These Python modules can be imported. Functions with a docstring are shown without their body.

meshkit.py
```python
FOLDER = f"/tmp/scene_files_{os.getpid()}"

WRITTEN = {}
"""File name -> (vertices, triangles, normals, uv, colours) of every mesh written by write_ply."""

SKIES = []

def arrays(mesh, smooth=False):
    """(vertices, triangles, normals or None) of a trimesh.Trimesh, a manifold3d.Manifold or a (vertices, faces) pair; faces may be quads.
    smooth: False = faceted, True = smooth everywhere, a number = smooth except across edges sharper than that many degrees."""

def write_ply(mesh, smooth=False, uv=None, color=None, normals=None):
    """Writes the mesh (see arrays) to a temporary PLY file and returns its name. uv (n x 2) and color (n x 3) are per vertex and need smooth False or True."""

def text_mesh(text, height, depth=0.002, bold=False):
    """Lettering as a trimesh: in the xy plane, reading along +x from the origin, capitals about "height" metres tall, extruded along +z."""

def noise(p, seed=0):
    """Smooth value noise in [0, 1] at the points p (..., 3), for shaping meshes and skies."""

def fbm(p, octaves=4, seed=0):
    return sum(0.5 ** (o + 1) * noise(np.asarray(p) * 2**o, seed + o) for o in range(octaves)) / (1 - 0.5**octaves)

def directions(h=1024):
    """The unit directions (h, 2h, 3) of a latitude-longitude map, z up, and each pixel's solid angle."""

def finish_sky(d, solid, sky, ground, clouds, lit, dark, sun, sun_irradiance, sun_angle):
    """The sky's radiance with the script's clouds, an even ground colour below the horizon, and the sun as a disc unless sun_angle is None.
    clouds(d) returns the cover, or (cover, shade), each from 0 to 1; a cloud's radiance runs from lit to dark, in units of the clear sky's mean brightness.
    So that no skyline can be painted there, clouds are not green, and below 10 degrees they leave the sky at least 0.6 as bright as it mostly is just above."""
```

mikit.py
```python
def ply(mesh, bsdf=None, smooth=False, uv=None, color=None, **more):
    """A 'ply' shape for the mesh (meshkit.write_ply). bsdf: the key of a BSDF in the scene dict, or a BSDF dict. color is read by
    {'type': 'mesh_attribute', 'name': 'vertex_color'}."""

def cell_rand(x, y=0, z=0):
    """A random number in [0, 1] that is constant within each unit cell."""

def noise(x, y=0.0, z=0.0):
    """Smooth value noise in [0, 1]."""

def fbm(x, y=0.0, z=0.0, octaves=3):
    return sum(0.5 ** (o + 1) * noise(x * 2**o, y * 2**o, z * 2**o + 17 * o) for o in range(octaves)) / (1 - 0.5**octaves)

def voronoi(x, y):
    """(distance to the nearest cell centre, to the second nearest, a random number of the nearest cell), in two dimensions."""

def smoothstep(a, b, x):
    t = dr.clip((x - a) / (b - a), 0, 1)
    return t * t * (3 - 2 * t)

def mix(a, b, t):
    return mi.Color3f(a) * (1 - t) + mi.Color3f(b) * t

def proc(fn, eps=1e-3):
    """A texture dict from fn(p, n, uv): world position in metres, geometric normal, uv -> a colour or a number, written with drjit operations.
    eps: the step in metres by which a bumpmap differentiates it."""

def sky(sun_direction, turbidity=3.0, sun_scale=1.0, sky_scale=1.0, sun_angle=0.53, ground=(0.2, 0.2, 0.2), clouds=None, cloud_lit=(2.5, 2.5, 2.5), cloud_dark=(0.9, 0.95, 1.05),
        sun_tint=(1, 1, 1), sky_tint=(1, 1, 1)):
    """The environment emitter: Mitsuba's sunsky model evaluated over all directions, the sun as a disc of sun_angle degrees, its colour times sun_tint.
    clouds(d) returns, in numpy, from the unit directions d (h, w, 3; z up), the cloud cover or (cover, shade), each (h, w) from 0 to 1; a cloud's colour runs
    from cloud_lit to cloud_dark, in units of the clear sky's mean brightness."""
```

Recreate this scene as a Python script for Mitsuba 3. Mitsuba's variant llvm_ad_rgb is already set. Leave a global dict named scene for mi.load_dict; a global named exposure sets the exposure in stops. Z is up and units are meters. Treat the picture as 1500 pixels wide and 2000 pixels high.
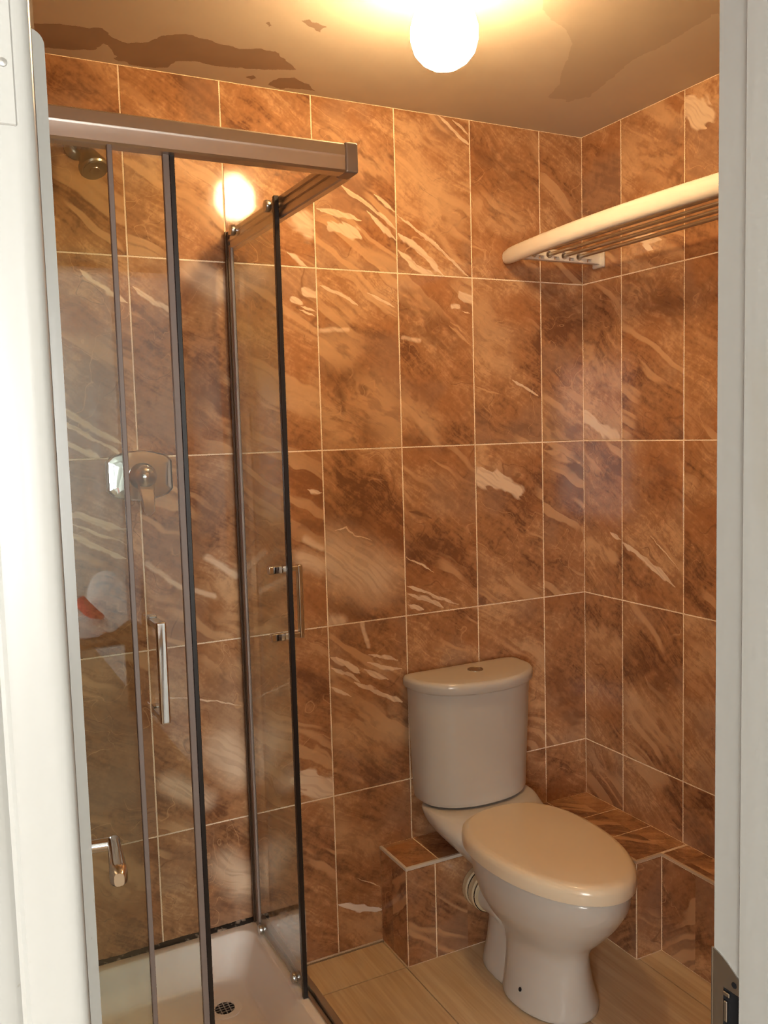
import math
import numpy as np
import trimesh
import manifold3d as m3
import shapely.geometry as sg
import drjit as dr
import mitsuba as mi
import mikit
import meshkit
from mikit import ply, proc, noise, fbm, smoothstep, mix

T = mi.ScalarTransform4f
scene, labels = {'type': 'scene'}, {}

# ------------------------------------------------------------------ camera, light, exposure
exposure = 2.0
LAMP = (30.0, 19.5, 9.5)          # radiance of the opal ceiling lamp
WINDOW = (6.0, 6.0, 5.9)          # radiance of the daylight in the hall's end window
WINDOW_2 = (4.7, 4.6, 4.4)         # and in its left window

F_PX = 1745.13
CAM = np.array([-1.91928, -2.30763, 1.52585])
_yaw, _pitch, _roll = -0.472454, -0.0897789, -0.0276427
_fw = np.array([-math.sin(_yaw) * math.cos(_pitch), math.cos(_yaw) * math.cos(_pitch), math.sin(_pitch)])
_rt = np.array([math.cos(_yaw), math.sin(_yaw), 0.0])
_up = np.cross(_rt, _fw)
_up = -_rt * math.sin(_roll) + _up * math.cos(_roll)
scene['camera'] = {'type': 'perspective', 'fov_axis': 'x', 'fov': math.degrees(2 * math.atan(750 / F_PX)), 'near_clip': 0.02, 'far_clip': 50.0,
                   'to_world': T().look_at(origin=CAM.tolist(), target=(CAM + _fw).tolist(), up=_up.tolist())}

# ------------------------------------------------------------------ pattern of the wall tiles (measured on the walls, in metres)
# (kind, tile column, tile row, s1, t1, s2, t2, half width, softness)
FEAT_B = [
    ('C',3,0,-0.853,2.211,-0.757,2.157,0.0048,0.25,1), ('C',3,0,-0.757,2.157,-0.677,2.103,0.0048,0.25,2), ('C',3,0,-0.767,2.145,-0.678,2.07,0.0099,0.2,3),
    ('C',3,0,-0.92,2.139,-0.789,2.118,0.0069,0.25,3), ('C',3,0,-0.882,2.092,-0.807,2.081,0.0152,0.2,3), ('C',3,0,-0.743,2.193,-0.676,2.148,0.0042,0.25,3),
    ('T',2,0,-0.67,2.18,-0.558,2.123,0.0086,0.6,1), ('T',2,0,-0.558,2.123,-0.453,2.0,0.0086,0.6,2), ('C',2,0,-0.671,2.142,-0.542,2.063,0.005,0.25,1),
    ('C',2,0,-0.542,2.063,-0.434,1.982,0.005,0.25,2), ('C',2,0,-0.672,2.089,-0.606,2.054,0.0086,0.25,1), ('C',2,0,-0.606,2.054,-0.525,1.981,0.0086,0.25,2),
    ('C',2,0,-0.674,2.045,-0.613,1.996,0.0072,0.25,1), ('C',2,0,-0.613,1.996,-0.553,1.98,0.0072,0.25,2), ('C',2,0,-0.527,2.436,-0.464,2.39,0.0036,0.25,1),
    ('C',2,0,-0.464,2.39,-0.422,2.361,0.0036,0.25,2), ('C',2,0,-0.48,2.431,-0.421,2.392,0.0029,0.25,3), ('T',2,0,-0.631,2.407,-0.488,2.333,0.0099,0.8,3),
    ('C',4,0,-0.977,2.109,-0.948,2.075,0.0245,0.5,3), ('C',4,0,-1.013,2.016,-0.955,1.979,0.0054,0.5,3), ('T',1,0,-0.374,2.189,-0.263,2.148,0.0331,0.6,3),
    ('T',2,0,-0.626,2.289,-0.492,2.157,0.0429,0.8,3), ('T',3,0,-0.858,2.332,-0.726,2.264,0.0411,0.8,3), ('D',1,0,-0.389,2.359,-0.27,2.297,0.0371,0.8,3),
    ('C',5,1,-1.271,1.954,-1.21,1.914,0.026,0.7,3), ('T',5,0,-1.36,2.234,-1.209,2.084,0.0313,0.8,3), ('D',5,0,-1.22,1.992,-1.186,1.968,0.0236,0.8,3),
    ('C',4,1,-0.962,1.91,-0.932,1.904,0.0138,0.2,3), ('C',4,1,-1.0,1.887,-0.981,1.883,0.0082,0.35,3), ('C',4,1,-0.977,1.871,-0.935,1.861,0.0028,0.3,3),
    ('C',4,1,-0.981,1.861,-0.936,1.847,0.0021,0.3,3), ('C',3,1,-0.92,1.934,-0.865,1.914,0.0035,0.3,1), ('C',3,1,-0.865,1.914,-0.803,1.883,0.0035,0.3,2),
    ('T',3,1,-0.782,1.923,-0.684,1.864,0.0036,0.4,3), ('T',3,1,-0.78,1.909,-0.684,1.853,0.0029,0.4,3), ('C',3,1,-0.773,1.918,-0.689,1.881,0.0029,0.3,3),
    ('T',3,1,-0.89,1.863,-0.828,1.845,0.0126,0.7,3), ('C',3,1,-0.922,1.806,-0.876,1.814,0.0042,0.8,1), ('C',3,1,-0.876,1.814,-0.837,1.811,0.0042,0.8,2),
    ('T',3,1,-0.886,1.754,-0.847,1.748,0.0368,0.8,3), ('D',3,1,-0.88,1.702,-0.801,1.684,0.037,0.8,3), ('T',3,1,-0.787,1.633,-0.69,1.544,0.0494,0.8,3),
    ('T',3,1,-0.908,1.577,-0.86,1.526,0.0428,0.8,3), ('D',3,1,-0.85,1.583,-0.8,1.535,0.0023,0.4,3), ('D',3,1,-0.79,1.524,-0.733,1.527,0.0175,0.8,3),
    ('C',2,1,-0.459,1.923,-0.43,1.917,0.0151,0.2,3), ('C',2,1,-0.492,1.889,-0.468,1.893,0.006,0.35,3), ('C',2,1,-0.46,1.881,-0.431,1.873,0.0023,0.3,3),
    ('D',2,1,-0.638,1.883,-0.536,1.805,0.0499,0.8,3), ('C',2,1,-0.663,1.795,-0.61,1.786,0.0044,0.7,3), ('T',2,1,-0.505,1.836,-0.433,1.782,0.0045,0.4,3),
    ('T',2,1,-0.5,1.847,-0.432,1.8,0.003,0.4,3), ('T',2,1,-0.655,1.588,-0.596,1.549,0.0387,0.8,3), ('D',2,1,-0.649,1.498,-0.597,1.512,0.015,0.6,3),
    ('T',1,1,-0.387,1.875,-0.333,1.74,0.0429,0.7,3), ('C',1,1,-0.281,1.675,-0.233,1.651,0.0028,0.3,1), ('C',1,1,-0.233,1.651,-0.18,1.622,0.0028,0.3,2),
    ('T',1,1,-0.417,1.654,-0.32,1.627,0.0023,0.4,3), ('D',0,1,-0.139,1.918,-0.018,1.826,0.0557,0.8,3), ('D',0,1,-0.145,1.516,-0.042,1.505,0.0261,0.7,3),
    ('C',1,2,-0.391,1.381,-0.316,1.353,0.0268,0.2,3), ('C',1,2,-0.316,1.353,-0.264,1.323,0.016,0.3,3), ('T',0,2,-0.162,1.451,-0.018,1.408,0.013,0.5,3),
    ('C',2,2,-0.67,1.068,-0.615,1.045,0.0046,0.2,1), ('C',2,2,-0.615,1.045,-0.493,0.992,0.0046,0.2,2), ('C',2,2,-0.669,1.043,-0.61,1.021,0.0062,0.2,1),
    ('C',2,2,-0.61,1.021,-0.546,0.989,0.0062,0.2,2), ('C',2,2,-0.67,1.012,-0.618,0.991,0.0062,0.2,3), ('C',2,2,-0.673,1.154,-0.576,1.102,0.0018,0.4,3),
    ('D',2,2,-0.655,1.29,-0.58,1.264,0.0061,0.5,3), ('D',2,2,-0.632,1.181,-0.534,1.173,0.0215,0.6,3), ('D',3,2,-0.918,1.312,-0.815,1.271,0.0348,0.8,3),
    ('C',3,2,-0.899,1.171,-0.787,1.109,0.0586,0.9,3), ('C',3,2,-0.9,1.249,-0.864,1.257,0.0018,0.4,1), ('C',3,2,-0.864,1.257,-0.841,1.233,0.0018,0.4,0),
    ('C',3,2,-0.841,1.233,-0.784,1.212,0.0018,0.4,2), ('D',3,2,-0.915,1.04,-0.832,1.001,0.0206,0.7,3), ('C',3,2,-0.922,0.994,-0.885,0.989,0.0118,0.8,3),
    ('C',4,2,-0.978,1.373,-0.937,1.359,0.0057,0.4,3), ('C',4,2,-0.988,1.234,-0.941,1.204,0.0072,0.7,3), ('C',4,2,-0.998,1.18,-0.947,1.154,0.0187,0.9,3),
    ('D',4,2,-0.997,1.281,-0.936,1.262,0.0143,0.7,3), ('C',3,3,-0.924,0.887,-0.876,0.862,0.0074,0.2,1), ('C',3,3,-0.876,0.862,-0.833,0.827,0.0074,0.2,2),
    ('C',3,3,-0.925,0.856,-0.855,0.82,0.0037,0.25,1), ('C',3,3,-0.855,0.82,-0.834,0.8,0.0037,0.25,2), ('C',3,3,-0.925,0.8,-0.863,0.762,0.0052,0.25,3),
    ('C',3,3,-0.851,0.802,-0.773,0.761,0.0061,0.25,1), ('C',3,3,-0.773,0.761,-0.697,0.719,0.0061,0.25,2), ('C',3,3,-0.805,0.878,-0.707,0.85,0.0053,0.25,3),
    ('C',3,3,-0.809,0.854,-0.696,0.817,0.0046,0.25,3), ('C',3,3,-0.82,0.836,-0.742,0.795,0.0061,0.25,3), ('C',3,3,-0.822,0.974,-0.801,0.9,0.0045,0.6,3),
    ('T',3,3,-0.923,0.555,-0.837,0.505,0.0061,0.7,3), ('T',3,3,-0.876,0.689,-0.76,0.638,0.0607,0.8,3), ('C',4,3,-1.025,0.539,-0.934,0.502,0.0254,0.2,3),
    ('C',4,3,-1.032,0.571,-0.97,0.543,0.0134,0.3,3), ('D',4,3,-0.998,0.837,-0.945,0.792,0.0265,0.7,3), ('W',3,4,-0.929,0.152,-0.862,0.118,0.0086,0.2,1),
    ('W',3,4,-0.862,0.118,-0.786,0.092,0.0086,0.2,2), ('C',3,4,-0.865,0.215,-0.789,0.166,0.0019,0.4,3), ('T',3,4,-0.911,0.374,-0.805,0.301,0.0231,0.7,3),
    ('T',3,4,-0.917,0.078,-0.804,0.053,0.0188,0.8,3), ('C',6,1,-1.624,1.607,-1.557,1.562,0.0062,0.3,1), ('C',6,1,-1.557,1.562,-1.473,1.512,0.0062,0.3,2),
    ('C',6,1,-1.626,1.576,-1.558,1.537,0.0043,0.3,1), ('C',6,1,-1.558,1.537,-1.474,1.483,0.0043,0.3,2), ('C',6,1,-1.625,1.533,-1.573,1.5,0.0062,0.4,1),
    ('C',6,1,-1.573,1.5,-1.531,1.478,0.0062,0.4,2), ('C',6,1,-1.554,1.941,-1.508,1.9,0.0049,0.4,1), ('C',6,1,-1.508,1.9,-1.446,1.865,0.0049,0.4,2),
    ('C',5,1,-1.43,1.904,-1.378,1.868,0.0051,0.4,1), ('C',5,1,-1.378,1.868,-1.314,1.842,0.0051,0.4,2), ('C',6,2,-1.617,1.35,-1.558,1.327,0.0088,0.3,1),
    ('C',6,2,-1.558,1.327,-1.477,1.295,0.0088,0.3,2), ('C',6,2,-1.62,1.3,-1.561,1.263,0.0051,0.3,1), ('C',6,2,-1.561,1.263,-1.481,1.221,0.0051,0.3,2),
    ('C',6,2,-1.619,1.325,-1.478,1.26,0.0032,0.4,3), ('C',5,2,-1.27,1.205,-1.192,1.149,0.0068,0.6,3), ('T',5,2,-1.273,1.123,-1.204,1.094,0.0165,0.6,3),
    ('C',5,2,-1.431,1.206,-1.348,1.137,0.0053,0.6,1), ('C',5,2,-1.348,1.137,-1.254,1.1,0.0053,0.6,2), ('T',5,3,-1.275,0.935,-1.203,0.893,0.0222,0.7,3),
    ('C',5,3,-1.429,0.853,-1.294,0.825,0.002,0.4,1), ('C',5,3,-1.294,0.825,-1.196,0.793,0.002,0.4,2), ('C',5,3,-1.258,0.685,-1.211,0.619,0.0369,0.9,3),
    ('C',5,4,-1.259,0.353,-1.21,0.289,0.0319,0.9,3), ('C',5,3,-1.401,0.615,-1.307,0.553,0.0222,0.8,3), ('T',6,4,-1.606,0.442,-1.519,0.378,0.0404,0.8,3),
    ('D',0,3,-0.135,0.696,-0.03,0.575,0.0428,0.8,3),
]
FEAT_R = [
    ('C',0,1,0.009,1.554,0.075,1.52,0.0182,0.25,1), ('C',0,1,0.075,1.52,0.158,1.485,0.0182,0.25,2), ('T',0,1,0.028,1.742,0.148,1.669,0.0325,0.7,3),
    ('D',1,1,0.239,1.936,0.403,1.854,0.045,0.8,3), ('C',0,2,0.126,1.187,0.175,1.167,0.0049,0.2,3), ('C',1,2,0.182,1.16,0.284,1.12,0.0097,0.2,1),
    ('C',1,2,0.284,1.12,0.4,1.052,0.0097,0.2,2), ('C',1,2,0.301,1.195,0.424,1.102,0.0019,0.4,3), ('T',0,2,0.022,1.144,0.132,1.106,0.0237,0.5,3),
    ('C',2,0,0.461,2.394,0.511,2.344,0.0256,0.25,3), ('C',2,0,0.448,2.358,0.512,2.311,0.0136,0.3,3), ('C',1,0,0.239,2.082,0.347,2.049,0.0134,0.25,3),
    ('C',1,0,0.271,2.052,0.313,2.031,0.0088,0.25,3), ('T',1,0,0.218,2.327,0.382,2.239,0.0442,0.8,3), ('T',1,3,0.234,0.634,0.385,0.597,0.0492,0.8,3),
    ('D',1,3,0.235,0.797,0.343,0.758,0.0406,0.8,3), ('T',0,3,0.019,0.836,0.142,0.827,0.0346,0.8,3),
]
PEEL = {
    'peel1': [(-1.65, -0.143), (-1.59, -0.172), (-1.504, -0.18), (-1.474, -0.15), (-1.437, -0.128), (-1.402, -0.152), (-1.362, -0.21), (-1.333, -0.232), (-1.282, -0.219), (-1.243, -0.212), (-1.191, -0.204), (-1.147, -0.223), (-1.098, -0.213), (-1.061, -0.174), (-1.025, -0.138), (-1.093, -0.109), (-1.157, -0.099), (-1.218, -0.086), (-1.272, -0.096), (-1.316, -0.071), (-1.324, -0.027), (-1.352, -0.012), (-1.401, -0.008), (-1.448, -0.03), (-1.468, -0.094), (-1.485, -0.102), (-1.507, -0.062), (-1.572, -0.04), (-1.638, -0.026)],
    'peel2': [(-1.056, -0.024), (-1.047, -0.076), (-1.01, -0.091), (-0.964, -0.063), (-0.927, -0.029), (-0.978, -0.027), (-1.021, -0.009)],
    'peel3': [(-1.115, -0.396), (-1.1, -0.411), (-1.051, -0.391), (-1.054, -0.361), (-1.088, -0.381)],
    'peel4': [(-1.122, -0.051), (-1.112, -0.066), (-1.096, -0.051), (-1.106, -0.036)],
    'peel5': [(-1.179, -0.352), (-1.174, -0.362), (-1.163, -0.348), (-1.166, -0.335)],
    'stain': [(-0.316, -0.239), (-0.345, -0.326), (-0.375, -0.369), (-0.477, -0.544), (-0.536, -0.593), (-0.649, -0.653), (-0.755, -0.797), (-0.384, -0.962), (-0.257, -0.852), (-0.278, -0.789), (-0.268, -0.634), (-0.274, -0.535), (-0.232, -0.374), (-0.209, -0.284), (-0.242, -0.236)],
}


CEIL, GX, GR, TW, TH, ROW1 = 2.437, 0.1676, 0.1805, 0.2539, 0.5, 1.978


def _features(feats, s, t, col, row, vary):
    out = {k: mi.Float(0) for k in 'CTDW'}
    cells = sorted({(f[1], f[2]) for f in feats})
    for c, r in cells:
        here = (dr.abs(col - c) < 0.5) & (dr.abs(row - r) < 0.5)
        for k in 'CTDW':
            acc = None
            for f in feats:
                if f[0] != k or (f[1], f[2]) != (c, r):
                    continue
                _, _, _, s1, t1, s2, t2, w, so, tap = f
                bx, by = s2 - s1, t2 - t1
                ll = max(bx * bx + by * by, 1e-8)
                h = dr.clip(((s - s1) * bx + (t - t1) * by) / ll, 0, 1)
                d = dr.sqrt(dr.square(s - s1 - h * bx) + dr.square(t - t1 - h * by))
                if so >= 0.6:
                    m = 0.8 * (1 - smoothstep(w * 1.25 * (1 - so), w * 1.25 * (1 + so), d))
                else:
                    q = w * vary
                    slim = math.sqrt(ll) > 5 * w
                    if slim and tap & 1:
                        q = q * (0.15 + 0.85 * smoothstep(-0.02, 0.35, h))
                    if slim and tap & 2:
                        q = q * (0.15 + 0.85 * smoothstep(-0.02, 0.35, 1 - h))
                    m = 1 - smoothstep(q * (1 - so), q * (1 + so) + 0.0006, d)
                acc = m if acc is None else dr.maximum(acc, m)
            if acc is not None:
                out[k] = dr.select(here, dr.maximum(out[k], acc), out[k])
    return out


DARK, MID, LITE, CREAM, WHITE = (0.175, 0.075, 0.038), (0.38, 0.19, 0.090), (0.60, 0.372, 0.205), (0.78, 0.60, 0.43), (0.88, 0.80, 0.74)


def marble(s, t, col, row, seed, feats=()):
    """Brown marble print of a glazed tile: slanting grain, blotches, fine veins, cream strata where the photograph has them."""
    r1 = mikit.cell_rand(col + 7 * seed, row + 3, seed)
    r2 = mikit.cell_rand(col + 11 * seed, row + 9, seed + 5)
    ox, oy = r1 * 37.0, r2 * 53.0
    wx = fbm(s * 9 + ox, t * 9 + oy, 1.0, 3) - 0.5
    wy = fbm(s * 9 + oy, t * 9 + ox, 5.0, 3) - 0.5
    tilt = 0.60 + 0.18 * (r1 - 0.5)
    a = (s + 0.05 * wx) * dr.cos(tilt) - (t + 0.05 * wy) * dr.sin(tilt)
    b = (s + 0.05 * wx) * dr.sin(tilt) + (t + 0.05 * wy) * dr.cos(tilt)
    big = fbm(a * 4 + ox, b * 9 + oy, 2.0, 3)
    blot = fbm(s * 11 + oy + 2 * wx, t * 11 + ox + 2 * wy, 3.0, 4)
    grain = fbm(a * 7 + ox, b * 70 + oy, 4.0, 3)
    fine = noise(a * 30 + ox, b * 260 + oy, 6.0)
    speck = fbm(s * 90 + ox, t * 90 + oy, 7.0, 2)
    v = 0.49 + 0.85 * (big - 0.5) + 0.70 * (blot - 0.5) + 0.38 * (grain - 0.5) + 0.20 * (fine - 0.5) + 0.34 * (speck - 0.5) + 0.20 * (fbm(s * 240, t * 240, 8.0, 2) - 0.5) + 0.12 * (r2 - 0.5)
    col_ = mix(DARK, MID, smoothstep(0.02, 0.50, v))
    col_ = mix(col_, LITE, smoothstep(0.46, 0.98, v))
    col_ = mix(col_, (0.35, 0.145, 0.058), 0.45 * smoothstep(0.50, 0.75, fbm(s * 5 + ox + wx, t * 8 + oy, 8.0, 3)))
    # pale grey-brown clouds
    col_ = mix(col_, (0.33, 0.20, 0.13), 0.55 * smoothstep(0.52, 0.78, fbm(s * 6 + oy, t * 6 + ox, 9.0, 3)))
    # thin dark and pale veins
    vn = dr.abs(noise(a * 9 + oy, b * 26 + ox + 2.5 * wx, 11.0) - 0.5)
    col_ = mix(col_, DARK, 0.55 * (1 - smoothstep(0.0, 0.014, vn)) * smoothstep(0.40, 0.7, noise(s * 12 + ox, t * 12 + oy, 12.0)))
    vp = dr.abs(fbm(s * 15 + ox + 3 * wx, t * 15 + oy + 3 * wy, 13.0, 2) - 0.5)
    col_ = mix(col_, LITE, 0.6 * (1 - smoothstep(0.0, 0.016, vp)) * smoothstep(0.5, 0.72, noise(s * 8 + oy, t * 8 + ox, 14.0)))
    # faint warm strata
    st = smoothstep(0.56, 0.70, fbm(a * 3 + oy, b * 42 + ox, 15.0, 2)) * smoothstep(0.46, 0.66, noise(s * 6 + ox, t * 6 + oy, 16.0))
    col_ = mix(col_, LITE, 0.75 * st)
    if feats:
        e = 0.010
        n1 = fbm(s * 38, t * 38, 21.0, 3) - 0.5
        n2 = fbm(s * 38, t * 38, 24.0, 3) - 0.5
        vary = 0.65 + 0.75 * smoothstep(0.2, 0.8, fbm(a * 22, b * 75, 28.0, 2))
        f = _features(feats, s + e * n1, t + e * n2, col, row, vary)
        rough = 0.30 + 0.70 * smoothstep(0.32, 0.60, fbm(a * 26 + oy, b * 60 + ox, 31.0, 3))
        f['D'], f['T'] = f['D'] * rough, f['T'] * rough
        stripe = 0.74 + 0.26 * smoothstep(0.25, 0.6, noise(a * 14, b * 190, 27.0))
        col_ = mix(col_, DARK, 0.75 * f['D'])
        col_ = mix(col_, LITE, 0.85 * f['T'])
        col_ = mix(col_, CREAM, f['C'] * stripe)
        col_ = mix(col_, WHITE, f['W'] * (0.85 + 0.15 * stripe))
    return col_


def _cells(u, v, off):
    col = dr.select(u < off, 0.0, dr.floor((u - off) / TW) + 1)
    row = dr.maximum(dr.floor((ROW1 - v) / TH) + 1, 0)
    return mi.Float(col), mi.Float(row)


def back_tiles(p, n, uv):
    col, row = _cells(-p.x, p.z, GX)
    return marble(p.x, p.z, col, row, 1, FEAT_B)


def right_tiles(p, n, uv):
    col, row = _cells(-p.y, p.z, GR)
    return marble(-p.y, p.z, col, row, 2, FEAT_R)


def other_tiles(p, n, uv):
    side = dr.abs(n.x) > 0.5
    top = dr.abs(n.z) > 0.5
    s = dr.select(side, p.y, p.x)
    t = dr.select(top, p.y, p.z)
    col = dr.floor(s / 0.2539 + 0.3) + dr.select(top, 40.0, 0.0) + dr.select(side, 80.0, 0.0)
    return marble(s, t, mi.Float(col), mi.Float(dr.floor(t / 0.5 + 0.04)), 3)


def grout_fn(p, n, uv):
    d = fbm(p.x * 30, p.y * 30, p.z * 30, 3)
    return mix((0.90, 0.76, 0.58), (0.62, 0.49, 0.36), 0.6 * smoothstep(0.45, 0.75, d))


def poly_mask(pts, x, y):
    inside = mi.Bool(False)
    for (x1, y1), (x2, y2) in zip(pts, pts[1:] + pts[:1]):
        dy = y2 - y1 if abs(y2 - y1) > 1e-6 else 1e-6
        hit = ((y1 > y) != (y2 > y)) & (x < (x2 - x1) / dy * (y - y1) + x1)
        inside = inside ^ hit
    return dr.select(inside, 1.0, 0.0)


def ceiling_fn(p, n, uv):
    w1 = fbm(p.x * 45, p.y * 45, 1.0, 3) - 0.5
    w2 = fbm(p.x * 45, p.y * 45, 4.0, 3) - 0.5
    x, y = p.x + 0.016 * w1, p.y + 0.016 * w2
    c = mix((0.57, 0.505, 0.42), (0.65, 0.575, 0.475), fbm(p.x * 5, p.y * 5, 2.0, 4))
    c = mix(c, (0.62, 0.53, 0.46), 0.35 * smoothstep(-0.11, 0.0, p.y) * smoothstep(-0.9, -1.2, p.x))
    bare = mi.Float(0)
    for k in ('peel1', 'peel2', 'peel3', 'peel4', 'peel5'):
        bare = dr.maximum(bare, poly_mask(PEEL[k], x, y))
    c = mix(c, mix((0.34, 0.25, 0.185), (0.40, 0.295, 0.22), fbm(p.x * 12, p.y * 12, 3.0, 3)), bare)
    c = mix(c, (0.42, 0.34, 0.26), 0.42 * poly_mask(PEEL['stain'], x + 0.02 * w2, y + 0.02 * w1))
    return c


def floor_fn(p, n, uv):
    col = dr.floor((p.x + 0.79) / 0.30)
    row = dr.floor((p.y + 0.16) / 0.60)
    r = mikit.cell_rand(col, row, 3)
    g = fbm(p.x * 55 + 9 * r, p.y * 4 + 17 * r, r * 5, 4)
    f = noise(p.x * 260, p.y * 9, 2.0)
    c = mix((0.66, 0.475, 0.275), (0.85, 0.69, 0.46), smoothstep(0.15, 0.85, g + 0.15 * (f - 0.5)))
    return mix(c, (0.48, 0.34, 0.20), 0.3 * smoothstep(0.6, 0.8, fbm(p.x * 7, p.y * 3, 8.0, 3)))


def paint_fn(p, n, uv):
    d = smoothstep(0.60, 0.78, fbm(p.x * 20, p.y * 20, p.z * 6, 3))
    c = mix((0.45, 0.45, 0.425), (0.43, 0.415, 0.37), 0.6 * d)
    m = smoothstep(0.86, 0.89, noise(p.x * 320, p.y * 320, p.z * 160))
    return mix(c, (0.35, 0.33, 0.28), 0.5 * m * smoothstep(0.62, 0.7, noise(p.x * 9, p.y * 9, p.z * 9)) * smoothstep(-1.5, -1.7, p.x))


def brush_fn(p, n, uv):
    return 0.00025 * fbm(p.x * 160, p.y * 160, p.z * 6, 2)


def mould_fn(p, n, uv):
    d = fbm(p.x * 90, p.y * 90, p.z * 90, 3)
    return mix((0.030, 0.024, 0.020), (0.30, 0.24, 0.19), smoothstep(0.57, 0.74, d))


def hallfloor_fn(p, n, uv):
    return mix((0.20, 0.14, 0.09), (0.30, 0.21, 0.13), fbm(p.x * 5, p.y * 40, 1.0, 3))


def two(b):
    return {'type': 'twosided', 'bsdf': b}


def rgb(*c):
    return {'type': 'rgb', 'value': list(c)}


def glazed(tex, a=0.007):
    return two({'type': 'roughplastic', 'distribution': 'ggx', 'alpha': a, 'diffuse_reflectance': tex, 'nonlinear': False})


def metal(c, rough):
    return two({'type': 'principled', 'base_color': rgb(*c), 'metallic': 1.0, 'roughness': rough, 'specular': 0.5})


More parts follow.
